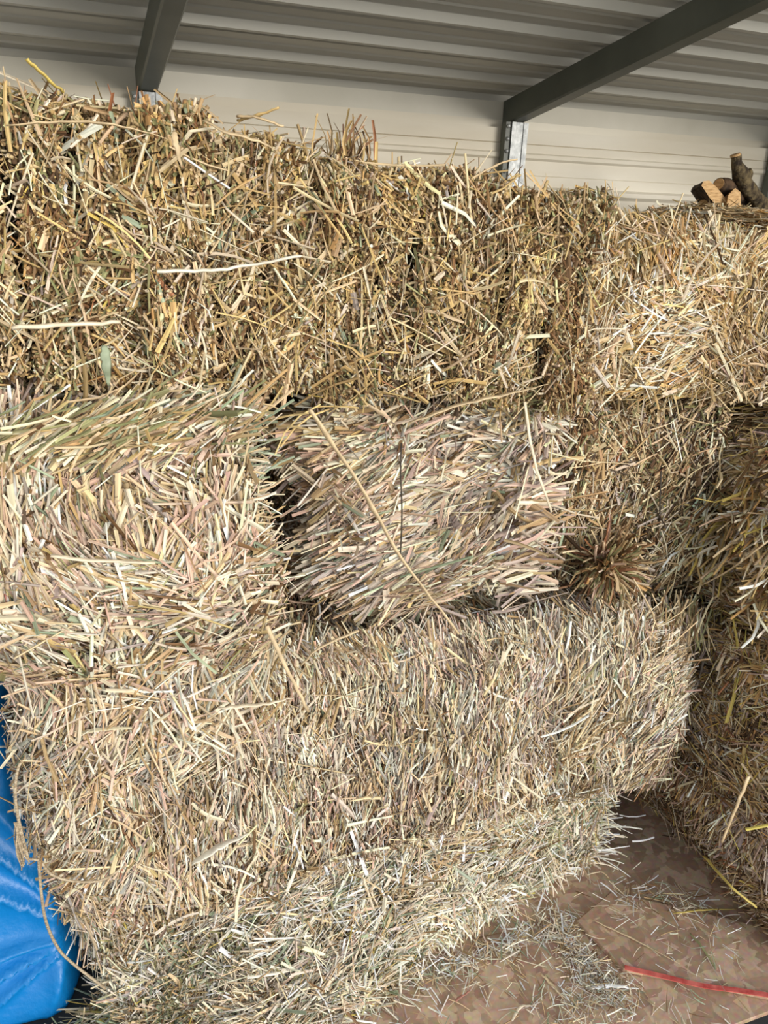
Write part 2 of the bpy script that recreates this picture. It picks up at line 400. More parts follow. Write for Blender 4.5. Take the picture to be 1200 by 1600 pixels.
# ---- 1 top left bale, its flakes standing side by side like slices
def build_top_left():
    rng = np.random.default_rng(11)
    loc = (.2, 1.25, 1.24)
    root = empty('hay_bale', loc)
    tag(root, 'long golden brown bale at the top left whose flakes stand up like slices', 'bale', 'hay bales in the stack')
    edges = [-.30, -.215, -.13, -.055, .012, .082, .165, .232, .315, .392, .452, .53, .59, .66, .735]
    for i in range(len(edges)-1):
        a, b = edges[i], edges[i+1]; u = (a+b)/2
        top = 1.598-.053*(u+.1)/.40 if u < .36 else 1.533-.032*(u-.39)/.33
        if .30 < u < .37: top += .008
        bot = 1.292-.10*(u+.1)
        top += rng.normal(0, .006); dv = rng.normal(0, .008)
        st = Straws()
        hz = (top-bot)/2
        fill_bale(st, rng, (u, 1.26+dv+.002, (top+bot)/2), ((b-a)/2+.0035, .25, hz+.008), rng.normal(0, .012), r=.020, lump=.012, dens=24000,
                  fw=dict(front=1.35, left=.25, right=.25, top=.9, back=.05, bottom=.1), pal=P_TOP, angle=PI/2, spread=.32, jitter=.36,
                  length=(.012, .042), width=(.0017, .0054), stems=.16, stubs=20000, hair=.010, depth=.028, clumps=22, freq=22, coredepth=.034, hold=.4,
                  hairlen=(.04, .10), palhair={'straw': 3, 'pale': 3, 'gold': 3, 'tan': 1},
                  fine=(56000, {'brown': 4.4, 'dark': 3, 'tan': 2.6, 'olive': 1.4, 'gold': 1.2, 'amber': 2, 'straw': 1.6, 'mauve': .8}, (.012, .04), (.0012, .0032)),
                  feat=(1500, {'straw': 3, 'pale': 2.4, 'gold': 2, 'tan': 1}, (.03, .09), (.0018, .0046), 1.1))
        if rng.random() < .9:                                        # broken stalks that stand up from the crown
            k = rng.integers(5, 13)
            P = np.stack([rng.uniform(a, b, k), rng.uniform(1.03, 1.2, k), top+rng.uniform(-.006, .014, k)], 1)
            T = norm(np.stack([rng.normal(0, .7, k), rng.normal(-.2, .5, k), np.abs(rng.normal(.8, .4, k))], 1))
            N = norm(np.cross(T, rng.normal(0, 1, (k, 3))))
            st.blades(rng, P, T, N, rng.uniform(.03, .09, k), rng.uniform(.002, .006, k), pick(rng, {'gold': 3, 'tan': 3, 'brown': 3, 'straw': 2, 'rust': 1}, k),
                      rng.normal(0, .1, k), rng.normal(0, .1, k), np.full(k, .4), rng.random(k), kink=rng.normal(0, .4, (k, 2)))
        o = st.build('flake', root); rebase(o, loc)
    # frayed crown that sticks up where the bale steps down
    st = Straws(); k = 55
    P = np.stack([rng.normal(.350, .016, k), rng.normal(1.05, .012, k), rng.uniform(1.53, 1.585, k)], 1)
    T = norm(np.stack([rng.normal(.1, .35, k), rng.normal(0, .3, k), np.ones(k)], 1)); N = norm(np.cross(T, rng.normal(0, 1, (k, 3))))
    st.blades(rng, P, T, N, rng.uniform(.03, .07, k), rng.uniform(.002, .006, k), pick(rng, {'tan': 3, 'brown': 4, 'gold': 2, 'rust': 1, 'straw': 2}, k),
              rng.normal(0, .1, k), rng.normal(0, .1, k), np.full(k, .4), rng.random(k)*.8, kink=rng.normal(0, .3, (k, 2)))
    o = st.build('straw_tuft', root); rebase(o, loc); o['label'] = 'brown frayed tuft standing up from the bale top'
build_top_left()

def simple_bale(seed, label, c, h, twines=(), **kw):
    rng = np.random.default_rng(seed)
    st = Straws(); fill_bale(st, rng, c, h, **kw)
    extra = kw.pop('extra', None)
    return st, rng

def finish(st, c, h, label):
    loc = (c[0], c[1], c[2]-h[2])
    o = st.build('hay_bale', None, loc)
    tag(o, label, 'bale', 'hay bales in the stack')
    return o, loc

def fan(st, rng, origin, dirs, n, L, W, pal, spread, normal):
    """a spray of straws pointing one way"""
    P = np.array(origin)+rng.normal(0, 1, (n, 3))*np.array(spread)
    T = norm(np.array(dirs)+rng.normal(0, .25, (n, 3)))
    N = norm(np.array(normal)+rng.normal(0, .5, (n, 3))); N = norm(N-T*(N*T).sum(-1, keepdims=True))
    st.blades(rng, P, T, N, rng.uniform(*L, n), rng.uniform(*W, n), pick(rng, pal, n), rng.normal(0, .06, n), rng.normal(0, .06, n),
              np.abs(rng.normal(0, .4, n)), rng.random(n)*.4)

# ---- 2 top right bale
rng = np.random.default_rng(22); st = Straws(); c, h = (1.245, 1.29, 1.338), (.50, .235, .148)
def dfm(p):
    q = p.copy(); q[:, 2] += np.where(p[:, 2] < 0, .0+.05*np.clip(p[:, 0]/.5, 0, 1)*0, 0); return q
fill_bale(st, rng, c, h, 0, near=.6, cull=lambda q: np.where((q[:, 0] > -.02+.35*np.clip(q[:, 1]+.2, 0, 1)*2) | (q[:, 1] > .2), .25, 1), r=.05, lump=.016, dens=24000, fw=dict(front=1.3, top=1.1, left=.9, right=.3), pal=P_TOPR,
          angle=lambda a, b: (np.where(a < -.75, PI/2, np.where(b < -.5, .1, .5)), np.where(a < -.75, .3, .65)), jitter=.42,
          length=(.025, .075), width=(.0018, .0052), stems=.25, stubs=4000, hair=.02, clumps=90,
          fine=(46000, {'tan': 3, 'straw': 2, 'brown': 2.4, 'gold': 2, 'amber': 3, 'pink': 1, 'dark': .8, 'pale': .6}, (.014, .045), (.0012, .0032)), feat=(1800, {'straw': 3, 'pale': 3, 'cream': 1}, (.05, .12), (.002, .005), .7))
o, l = finish(st, c, h, 'bright golden bale at the top right beside the long sliced bale')

# ---- 3 bale behind it, under the firewood
rng = np.random.default_rng(23); st = Straws(); c, h = (1.56, 1.79, 1.338), (.52, .25, .140)
fill_bale(st, rng, c, h, 0, near=.6, fine=(12000, FINE, (.014, .045), (.0014, .0032)), r=.05, lump=.012, dens=16000, fw=dict(front=.2, top=1.2, left=.5, right=.2), pal={'tan': 3, 'mauve': 2, 'grey': 2, 'straw': 2, 'brown': 2, 'olive': 1, 'pale': 1},
          angle=.1, spread=.5, length=(.04, .10), width=(.002, .005), hair=.015, clumps=40)
o, l = finish(st, c, h, 'dull grey-brown bale at the back wall that carries the firewood')

# ---- 4 middle left bale, its end facing out
rng = np.random.default_rng(31); st = Straws(); c, h = (.033, 1.46, 1.07), (.178, .47, .20)
def ang_m1(a, b):
    mu = np.where(b > .5, np.clip(.72-.55*a, .2, 1.35), np.where(b < -.28, .05, np.where(b > .2, 1.9, 1.75)))
    sg = np.where(b > .5, .18, np.where(b < -.28, .28, .32))
    mu = np.where(b < -.72, .9, mu); sg = np.where(b < -.72, .6, sg)
    return mu, sg
fill_bale(st, rng, c, h, 0, r=.06, lump=.022, freq=12, dens=27000, fw=dict(front=1.4, top=.8, left=.35, right=.6, back=.1), pal=P_MID, angle=ang_m1, jitter=.24, groove=lambda p, n: np.where(n[:, 1] < -.5, -.030*np.exp(-((p[:, 2]-.095-.03*p[:, 0])/.013)**2)-.022*np.exp(-((p[:, 2]+.075)/.012)**2)-.02*np.exp(-((p[:, 2]+.135-.1*p[:, 0])/.014)**2), 0),
          length=(.04, .105), width=(.0024, .0072), stems=.2, hair=.010, clumps=240, depth=.024,
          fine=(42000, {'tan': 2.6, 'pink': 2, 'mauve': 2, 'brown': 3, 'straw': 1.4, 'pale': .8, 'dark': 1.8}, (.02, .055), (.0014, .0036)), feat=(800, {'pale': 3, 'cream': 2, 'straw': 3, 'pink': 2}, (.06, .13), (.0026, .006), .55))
# stalk ends that fan out over the right edge, and the greenish ones at its corner
for i in range(9):
    z = 1.245-.036*i
    fan(st, rng, (.183, 1.02, z), (.95, -.12, .15-.05*i), 55, (.03, .07), (.002, .0045), {'pale': 3, 'cream': 2, 'green': 2, 'straw': 2}, (.02, .014, .016), (0, -1, .2))
fan(st, rng, (.06, .995, 1.225), (.8, -.1, .45), 420, (.06, .12), (.0024, .0048), {'straw': 3, 'tan': 2.4, 'gold': 1.6, 'olive': 2, 'pale': 2, 'green': .9}, (.07, .008, .016), (0, -1, .4))
o, l = finish(st, c, h, 'pale pinkish bale end at the middle left above the blue tarpaulin')

# ---- 5 middle centre bale
rng = np.random.default_rng(41); st = Straws(); c, h = (.520, 1.53, 1.036), (.232, .47, .176)
def dfm_m2(p):
    q = p.copy(); a = p[:, 0]/.232; b = p[:, 2]/.176; f = np.clip(1-(p[:, 1]+.47)/.3, 0, 1)
    q[:, 1] += f*(.10*np.clip(-a-.25, 0, 1)*np.clip(b-.1, 0, 1)*1.8+.07*np.clip(-a-.4, 0, 1)*np.clip(-b-.3, 0, 1)*2)
    return q
def ang_m2(a, b):
    mu = np.where(b > .25, .25, np.where(a < .0, .48, np.where(b > -.5, 1.05, .8))); sg = np.where(b > .25, .42, .22)
    return mu, sg
fill_bale(st, rng, c, h, 0, r=.08, lump=.026, freq=11, dens=26000, deform=dfm_m2, fw=dict(front=1.4, top=.8, left=.6, right=.35, back=.1), pal=P_MID2, angle=ang_m2, jitter=.2,
          length=(.05, .14), width=(.0026, .0085), stems=.16, hair=.010, clumps=220, depth=.026,
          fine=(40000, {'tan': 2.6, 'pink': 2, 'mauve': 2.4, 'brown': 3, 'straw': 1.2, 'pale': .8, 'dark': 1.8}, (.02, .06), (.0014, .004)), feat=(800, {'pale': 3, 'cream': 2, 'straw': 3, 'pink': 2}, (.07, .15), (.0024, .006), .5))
fan(st, rng, (.70, 1.05, .95), (.9, -.15, .05), 130, (.06, .12), (.003, .009), {'mauve': 3, 'pink': 2, 'pale': 2, 'tan': 2}, (.02, .015, .07), (0, -1, 0))
o, l = finish(st, c, h, 'pale folded bale end at the middle of the stack with a dark twine')
vf = 1.043
twine_obj('twine', [onv(627, 692, vf), onv(626, 740, vf-.012), onv(628, 800, vf-.014), onv(626, 860, vf-.004), onv(624, 875, vf+.02)], .0013, M_DARKTWINE, o, l, lab='dark twine line')

# ---- 6 middle right bale, set back in the shade
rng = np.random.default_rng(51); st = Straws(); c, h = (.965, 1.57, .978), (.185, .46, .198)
fill_bale(st, rng, c, h, 0, r=.06, lump=.024, freq=13, dens=24000, fw=dict(front=1.4, top=.8, left=.5, right=.8, back=.1), pal=P_OLIVE_SHADE,
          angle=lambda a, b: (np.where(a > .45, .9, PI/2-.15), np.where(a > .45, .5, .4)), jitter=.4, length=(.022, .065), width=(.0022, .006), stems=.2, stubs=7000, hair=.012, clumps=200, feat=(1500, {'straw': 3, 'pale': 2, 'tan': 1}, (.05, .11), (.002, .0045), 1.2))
# a burst of stalk ends
org = onv(945, 880, 1.075)
k = 340
a = rng.uniform(-PI, PI, k)+PI/2
T = norm(np.stack([np.cos(a)*.85, -.45+rng.normal(0, .25, k), np.sin(a)*.85], 1)+rng.normal(0, .22, (k, 3))); N = norm(np.cross(T, rng.normal(0, 1, (k, 3))))
L = rng.uniform(.035, .085, k)
org = org+rng.normal(0, .010, (k, 3))
sb = Straws()
sb.stems(rng, org[:k//2]+T[:k//2]*(L*.5+rng.uniform(.0, .02, k))[:k//2, None], T[:k//2], N[:k//2], L[:k//2], rng.uniform(.0013, .0028, k//2), pick(rng, {'tan': 3, 'rust': 1.4, 'straw': 3, 'olive': 2, 'brown': 2.4, 'pink': 1}, k//2), rng.normal(0, .06, k//2), rng.normal(0, .06, k//2))
sb.blades(rng, org[k//2:]+T[k//2:]*(L*.5+rng.uniform(.0, .02, k))[k//2:, None], T[k//2:], N[k//2:], L[k//2:], rng.uniform(.004, .009, k-k//2), pick(rng, {'tan': 3, 'rust': 1.6, 'straw': 2, 'amber': 2, 'brown': 3, 'pink': 1, 'olive': 1.5, 'dark': 1}, k-k//2), rng.normal(0, .1, k-k//2), rng.normal(0, .1, k-k//2), np.full(k-k//2, .5), rng.random(k-k//2))
# straw that hangs down from it over the corner of the lower bale
for i in range(7):
    fan(st, rng, (.86+.035*i, 1.02, .775-.006*i), (rng.normal(.1, .5), -.25, -.9), 70, (.04, .10), (.0018, .0045), {'straw': 3, 'pale': 2, 'tan': 3, 'olive': 1.5, 'brown': 1.5, 'mauve': 1}, (.025, .012, .02), (0, -1, .3))
o, l = finish(st, c, h, 'olive brown bale end set back at the middle right with a burst of stalk ends')
sb_ = sb.build('stalk_burst', o); rebase(sb_, l); sb_['label'] = 'rust-brown burst of stalk ends'
vf = 1.10
twine_obj('twine', [onv(1033, 735, vf), onv(1032, 765, vf-.008), onv(1031, 800, vf-.008), onv(1031, 840, vf), onv(1031, 862, vf+.02)], .0016, M_DARKTWINE, o, l, lab='dark twine line')

# ---- 7 long lower bale
rng = np.random.default_rng(61); st = Straws(); c, h = (.470, 1.235, .613), (.600, .240, .248)
def dfm_l1(p):
    q = p.copy(); u = p[:, 0]/.600; w = np.clip(p[:, 2]/.248, 0, 1)
    q[:, 2] -= w*(.018*np.exp(-((u-.1)/.4)**2)+.085*np.clip((u+.1)/1.0, 0, 1)**1.3+.09*np.clip((u-.78)/.22, 0, 1)**1.5)
    return q
def gr(p, n):
    x = p[:, 0]+.012*np.sin(p[:, 2]*17)
    s = np.abs(((x/.083+.3) % 1)-.5)*2
    return np.where(n[:, 1] < -.5, -.010*np.clip((s-.72)/.28, 0, 1), 0)
fill_bale(st, rng, c, h, 0, r=.06, lump=.024, freq=11, dens=30000, fw=dict(front=1.4, top=.6, left=.8, right=.7, back=.1), pal=P_LOW, deform=dfm_l1, groove=gr,
          angle=lambda a, b: (np.where((a < -.55) & (b > .3), .9, np.where(a > .8, .7, PI/2+.06)), np.where(np.abs(a) > .8, .4, .17)), jitter=.2,
          length=(.025, .075), width=(.0017, .0046), stems=.22, hair=.007, clumps=420, depth=.026,
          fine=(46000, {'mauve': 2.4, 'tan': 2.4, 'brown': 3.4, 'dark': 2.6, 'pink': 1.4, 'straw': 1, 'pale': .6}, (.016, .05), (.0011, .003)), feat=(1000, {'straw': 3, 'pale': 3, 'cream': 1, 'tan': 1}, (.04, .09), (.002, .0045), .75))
for i in range(26):
    a = rng.uniform(0, PI)
    fan(st, rng, (rng.uniform(.80, 1.05), .985+rng.uniform(-.004, .012), rng.uniform(.50, .77)), (math.cos(a), -.08, math.sin(a)), 12, (.05, .13), (.0018, .0045), {'straw': 3, 'pale': 3, 'tan': 2, 'cream': 1, 'brown': 1.5, 'olive': 1}, (.025, .006, .025), (0, -1, .2))
for i in range(30):
    a = rng.uniform(0, PI)
    fan(st, rng, (rng.uniform(-.10, .22), .985+rng.uniform(-.006, .01), rng.uniform(.74, .86)), (math.cos(a)*.7, -.08, -abs(math.sin(a))-.2), 12, (.05, .13), (.002, .0055), {'straw': 3, 'pale': 3, 'tan': 2, 'cream': 2, 'pink': 2, 'grey': 1}, (.025, .006, .02), (0, -1, .2))
o, l = finish(st, c, h, 'long mauve-grey lower bale of upright chopped straw that spans the stack')
LB = (o, l)

# ---- 8 bottom bale on the boards
rng = np.random.default_rng(71); st = Straws(); c, h = (.485, 1.345, .192), (.575, .25, .180)
def dfm_b(p):
    q = p.copy(); x = p[:, 0]
    q[:, 1] += np.interp(x, [-.575, -.285, -.105, .205, .55], [-.01, -.085, -.085, -.035, -.015])*np.clip(.75-p[:, 2]/.18*.35, 0, 1)
    return q
fill_bale(st, rng, c, h, 0, r=.065, lump=.028, freq=12, dens=28000, fw=dict(front=1.4, top=.6, left=1, right=.8, back=.1), pal=P_BOT, deform=dfm_b,
          angle=lambda a, b: (np.where(b > .35, .5, 1.45), np.where(b > .35, .6, .5)), jitter=.5, length=(.035, .105), width=(.0018, .0054), stems=.3, hair=.02, clumps=260, depth=.03,
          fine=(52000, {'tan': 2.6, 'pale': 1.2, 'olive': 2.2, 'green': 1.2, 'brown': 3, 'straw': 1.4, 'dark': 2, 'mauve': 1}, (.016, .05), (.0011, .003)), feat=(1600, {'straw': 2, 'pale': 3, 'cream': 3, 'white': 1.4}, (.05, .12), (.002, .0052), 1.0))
for (ux, uv, vz) in ((.40, 1.02, .09), (.50, 1.03, .07), (.62, 1.06, .10), (.74, 1.08, .07), (.86, 1.09, .10)):
    a = rng.normal(.1, .35)
    fan(st, rng, (ux, uv, vz), (math.sin(a)*.8, -.42, -.8), 60, (.04, .09), (.0016, .0036), {'white': 2, 'cream': 3, 'pale': 3, 'green': 1, 'straw': 1}, (.028, .015, .025), (0, -1, .3))
for vz in (.05, .11, .17):
    fan(st, rng, (1.055, 1.13, vz), (.9, -.3, -.12), 22, (.04, .09), (.0018, .004), {'white': 3, 'cream': 3, 'pale': 2}, (.02, .03, .02), (0, -1, .4))
o, l = finish(st, c, h, 'ragged greenish white bottom bale that stands on the floor boards')

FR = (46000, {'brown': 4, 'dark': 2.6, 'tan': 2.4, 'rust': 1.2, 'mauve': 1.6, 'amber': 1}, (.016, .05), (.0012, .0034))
# ---- 9 right hand stack, three bales
rng = np.random.default_rng(81); st = Straws(); c, h = (1.485, 1.19, .915), (.325, .47, .178)
fill_bale(st, rng, c, h, .02, near=.55, cull=lambda q: np.where((q[:, 0] > .1) | (q[:, 1] < -.38), .3, 1), r=.055, lump=.02, dens=26000, fw=dict(front=.9, top=.6, left=1.6, right=.1, back=.4), pal=P_RGOLD, fine=FR, angle=.1, spread=.3, jitter=.3,
          length=(.04, .11), width=(.0022, .006), stems=.28, hair=.025, clumps=60, feat=(1300, {'straw': 3, 'pale': 2, 'yellow': 1.5, 'gold': 1.5}, (.06, .14), (.002, .0045), .8))
for i in range(8):
    fan(st, rng, (1.15, 1.17-.04*i, .99-.04*(i % 4)), (-.72, -.4, -.14), 85, (.06, .14), (.0026, .006), {'yellow': 1.6, 'gold': 3, 'amber': 2, 'straw': 4, 'cream': 1.4, 'tan': 2, 'pale': 3, 'brown': 1.5}, (.03, .02, .03), (-.4, -.6, .6))
o, l = finish(st, c, h, 'golden bale on top of the right hand pile with yellow stalks poking left')
rng = np.random.default_rng(82); st = Straws(); c, h = (1.462, 1.20, .560), (.325, .47, .172)
fill_bale(st, rng, c, h, -.015, near=.55, cull=lambda q: np.where((q[:, 0] > .1) | (q[:, 1] < -.38), .3, 1), r=.055, lump=.02, dens=22000, fw=dict(front=.6, top=.4, left=1.6, right=.1, back=.4), pal={**P_RGOLD, 'mauve': 2, 'pink': 2, 'yellow': .4}, fine=FR, angle=.8, spread=.7, jitter=.4,
          length=(.04, .10), width=(.002, .006), stems=.28, hair=.025, clumps=60, feat=(1300, {'straw': 3, 'pale': 2, 'yellow': 1.5, 'gold': 1.5}, (.06, .14), (.002, .0045), .8))
o, l = finish(st, c, h, 'tan and pink bale halfway up the right hand pile')
rng = np.random.default_rng(83); st = Straws(); c, h = (1.545, 1.20, .194), (.325, .47, .190)
def dfm_r(p):
    q = p.copy(); q[:, 0] -= np.where(p[:, 0] < 0, .09*np.clip(p[:, 2]/.19, -1, 1)+.0, 0); return q
fill_bale(st, rng, c, h, .0, near=.55, cull=lambda q: np.where((q[:, 0] > .1) | (q[:, 1] < -.38), .3, 1), r=.055, lump=.02, dens=24000, fw=dict(front=.6, top=.5, left=1.7, right=.1, back=.4), pal=P_RLOW, fine=FR, deform=dfm_r,
          angle=lambda a, b: (np.where(b > .3, PI/2, .25), np.where(b > .3, .3, .35)), jitter=.32, length=(.035, .10), width=(.0018, .0045), stems=.3, hair=.02, clumps=70, feat=(900, {'straw': 3, 'pale': 2, 'yellow': 1}, (.06, .13), (.002, .004), 1.0))
o, l = finish(st, c, h, 'dark brown bottom bale of the right hand pile beside the floor board')

# ------------------------------------------------------------------ twine of the long lower bale (loose at its left end)
o, l = LB
twine_obj('twine', [onv(60, 1338, .985), onv(64, 1390, .99), onv(72, 1440, 1.01), onv(90, 1480, 1.03), onv(112, 1504, 1.04), onv(165, 1545, 1.02)], .0024, M_TWINE, o, l, lab='pale loose twine end')
twine_obj('twine', [onv(60, 1170, 1.0), onv(32, 1192, .99), onv(24, 1230, .985), onv(27, 1270, .985), onv(36, 1310, .985), onv(44, 1342, .985)], .0023, M_TWINE, o, l, lab='pale hanging twine loop')
twine_obj('twine', [onv(44, 1342, .985), onv(62, 1345, .98), onv(80, 1366, .972), onv(115, 1377, .968), onv(160, 1375, .968), onv(196, 1352, .975)], .0020, M_TWINE, o, l, lab='pale twine tied round the corner')
bm = bmesh.new(); rg = np.random.default_rng(5)
for i in range(14):
    a = onv(28+rg.normal(0, 3), 1285, .983); b = onv(38+rg.normal(0, 5), 1345+rg.normal(0, 10), .983)
    tube(bm, smooth_path([a, (a+b)/2+rg.normal(0, .004, 3), b], 3), .0011, 5)
k_ = from_bm('frayed_knot', bm, M_TWINE, o, None, True); rebase(k_, l)


# ------------------------------------------------------------------ loose straws that lie or stick out on the stack
def stalk(pts, r, colour, label, flat=.55, nodes=(), group='loose stalks on the stack', name='straw_stalk', cat='straw'):
    c = PAL[colour][0]
    mname = 'stalk_'+colour
    m = bpy.data.materials.get(mname) or noise_mat(mname, tuple(np.array(c)*.72), tuple(np.clip(np.array(c)*1.08, 0, .9)), 40, .5, stretch=(1, 1, 1))
    bm = bmesh.new()
    path = smooth_path(pts, 6); n = len(path)
    rg = np.random.default_rng(int(abs(pts[0][0])*9973)+len(label))
    path = [p+rg.normal(0, .0006, 3)*(0 < i < n-1) for i, p in enumerate(path)]
    leaf = flat < .5
    rad = []
    for i in range(n):
        t = i/(n-1)
        rad.append(r*((.55+.45*min(1, t*5))*(1-.75*max(0, t-.55)/.45) if leaf else 1-.25*t)*(1+rg.normal(0, .05)))
    for nd in nodes: rad[int(nd*(n-1))] = r*1.4
    tube(bm, path, rad, 8, min(flat, .3) if leaf else flat)
    base = np.array(pts[0])
    o = from_bm(name, bm, m, None, base, True)
    return tag(o, label, cat, group)

stalk([onv(484, 640, .955), onv(560, 755, .972), onv(630, 875, .975), onv(716, 990, .965)], .0048, 'straw', 'longest pale stalk leaning diagonally across the centre bale', nodes=(.12, .45))
stalk([onv(341, 1106, .962), onv(400, 1102, .955), onv(458, 1091, .957)], .0044, 'pale', 'flat pale straw lying level on the long lower bale', flat=.4)
stalk([onv(417, 978, .962), onv(448, 1045, .955), onv(482, 1112, .957)], .0034, 'straw', 'thin stalk hanging below the dark gap between the two middle bales')
stalk([onv(20, 512, .965), onv(100, 508, .957), onv(188, 503, .958)], .0052, 'pale', 'thick pale straw lying level low on the top left bale')
stalk([onv(245, 424, .965), onv(330, 422, .958), onv(400, 412, .957), onv(470, 400, .957)], .0046, 'cream', 'creamy straw lying level halfway up the sliced top bale', flat=.5)
stalk([onv(10, 196, .97), onv(110, 190, .95), onv(190, 197, .945), onv(262, 218, .955)], .0048, 'straw', 'long broad leaf along the top edge of the sliced bale', flat=.35)
stalk([onv(272, 205, .97), onv(276, 225, .955), onv(284, 262, .96)], .0036, 'straw', 'short wide straw hanging on the upper face of the sliced bale', flat=.35)
stalk([onv(318, 188, .972), onv(352, 205, .955), onv(410, 222, .958), onv(435, 240, .97)], .0050, 'straw', 'bent straw draped below the top edge of the sliced bale', flat=.4)
stalk([onv(42, 92, 1.04), onv(68, 117, 1.04), onv(98, 145, 1.05)], .0034, 'yellow', 'yellow stalk sticking up to the roof at the far top left')
stalk([onv(372, 188, 1.04), onv(398, 181, 1.02), onv(436, 168, 1.0)], .0030, 'gold', 'knobbed stalk poking up in front of the pale wall', nodes=(.4, .6))
stalk([onv(372, 182, 1.03), onv(402, 184, 1.01), onv(443, 197, 1.0)], .0036, 'straw', 'straight straw poking to the right below the knobbed stalk', flat=.5)
stalk([onv(712, 300, 1.03), onv(745, 275, 1.02), onv(780, 256, 1.02), onv(808, 249, 1.02)], .0026, 'straw', 'thin straw arching in front of the central post', nodes=(.66,))
stalk([onv(706, 312, 1.03), onv(770, 302, 1.01), onv(808, 277, 1.0), onv(812, 274, 1.0)], .0036, 'gold', 'thicker straw rising in front of the foot of the central post', flat=.5)
stalk([onv(846, 325, 1.03), onv(850, 302, 1.02), onv(856, 282, 1.02)], .0028, 'gold', 'short straw standing upright just right of the central post')
stalk([onv(640, 660, .985), onv(720, 632, .962), onv(790, 616, .96), onv(856, 600, .965)], .0058, 'straw', 'broad straw lying where the sliced bale meets the centre bale', flat=.4)
stalk([onv(300, 1350, .955), onv(340, 1325, .945), onv(387, 1302, .95)], .0078, 'cream', 'widest creamy straw lying on the left of the long lower bale', flat=.3)
stalk([onv(80, 868, .955), onv(150, 876, .945), onv(242, 879, .948)], .0042, 'pale', 'pale straw lying level on the middle left bale', flat=.5)
stalk([onv(163, 540, .965), onv(166, 570, .955), onv(170, 603, .965)], .0056, 'green', 'grey-green leaf hanging over the top of the middle left bale', flat=.25)
stalk([onv(560, 985, .96), onv(500, 1012, .95), onv(470, 1040, .955)], .0030, 'straw', 'straw jutting down under the centre bale', flat=.5)
stalk([onv(820, 628, .985), onv(835, 720, .965), onv(862, 800, .975)], .0028, 'pale', 'thin pale straw hanging at the right edge of the centre bale')
stalk([onv(990, 905, .985), onv(1015, 950, .975), onv(1035, 1000, .985)], .0032, 'straw', 'bent straw hanging between the right pile and the lower bale', flat=.5)
stalk([onu(1170, 1213, 1.09), onu(1150, 1262, 1.085), onu(1128, 1316, 1.10)], .0042, 'straw', 'straight stalk leaning on the bottom bale of the right pile', group='loose stalks on the right pile')
stalk([onu(1100, 1338, 1.12), onu(1140, 1382, 1.09), onu(1182, 1418, 1.12)], .0036, 'yellow', 'yellow stalk slanting down to the floor at the right pile', group='loose stalks on the right pile')
stalk([onu(1200, 845, 1.10), onu(1140, 890, 1.09), onu(1075, 925, 1.09)], .0034, 'straw', 'long thin stalk slanting across the golden right bale', group='loose stalks on the right pile')

# ------------------------------------------------------------------ the shed
def profile_sheet(name, prof, x0, x1, m, axis='x', n=2):
    """sheet with the section prof [(y,z)...] drawn along x, 3 mm thick"""
    bm = bmesh.new(); rows = []
    for x in np.linspace(x0, x1, n):
        rows.append([bm.verts.new((x, y, z)) for y, z in prof])
    for i in range(n-1):
        for k in range(len(prof)-1):
            bm.faces.new((rows[i][k], rows[i+1][k], rows[i+1][k+1], rows[i][k+1]))
    return bm

M_ROOF = noise_mat('roof_steel', srgb(188, 186, 178), srgb(208, 206, 198), 3, .45, metal=.0, bump=.03, stretch=(.15, 6, 1), bscale=60)
M_WALL = noise_mat('cream_cladding', srgb(212, 203, 184), srgb(238, 233, 220), 2.2, .5, bump=.02, stretch=(.5, 1, 2.5), detail=8)
M_RAFTER = noise_mat('dark_green_steel', srgb(78, 83, 76), srgb(96, 100, 92), 5, .42, bump=.02)
M_GALV = noise_mat('galvanised_steel', srgb(140, 144, 146), srgb(188, 191, 192), 70, .45, metal=.4, bump=.06)
M_TRIM = noise_mat('pale_flashing', srgb(200, 196, 182), srgb(222, 218, 206), 3, .45)

ZR, SL, VW = 1.79, -.153, 2.16
def roofz(v): return ZR+SL*(v-2.1)
# roof sheet: shallow ribs every 16 cm running along the shed
VF = ROOF_FRONT = .42
prof = []
ribs = [2.176-.1605*k for k in range(0, 30) if 2.176-.1605*k > VF+.03]
pts = [(2.33, 0)]
for rv in ribs:
    # pan - little stiffening grooves - rib
    pts += [(rv+.010, 0), (rv+.006, -.017), (rv-.004, -.017), (rv-.010, -.001), (rv-.013, 0)]
    for g in (.055, .105):
        pts += [(rv-g+.004, 0), (rv-g+.001, -.0035), (rv-g-.003, 0)]
pts += [(VF, 0)]
prof = [(v, roofz(v)+.02+dz) for v, dz in pts]
bm = profile_sheet('ceiling', prof, -1.3, 2.9, M_ROOF)
ce = from_bm('ceiling', bm, M_ROOF); tag(ce, kind='structure')
md = ce.modifiers.new('thick', 'SOLIDIFY'); md.thickness = .003; md.offset = 0

# back wall cladding
wp = [(VW, 1.735), (VW, 1.712), (VW-.022, 1.712), (VW-.022, 1.678), (VW-.018, 1.6755), (VW-.022, 1.673), (VW-.022, 1.652), (VW-.027, 1.648), (VW-.027, 1.640), (VW-.020, 1.634),
      (VW-.020, 1.595), (VW-.018, 1.593), (VW-.020, 1.591), (VW-.020, 1.563), (VW-.034, 1.556), (VW-.034, 1.546), (VW-.022, 1.536)]
z = 1.5
while z > 0:
    wp += [(VW-.022, z), (VW-.03, z-.006), (VW-.03, z-.02), (VW-.022, z-.026)]; z -= .13
wp += [(VW-.022, 0)]
bm = profile_sheet('wall_back', wp, -.95, 2.75, M_WALL)
wb = from_bm('wall_back', bm, M_WALL); tag(wb, kind='structure')
md = wb.modifiers.new('thick', 'SOLIDIFY'); md.thickness = .004; md.offset = 0
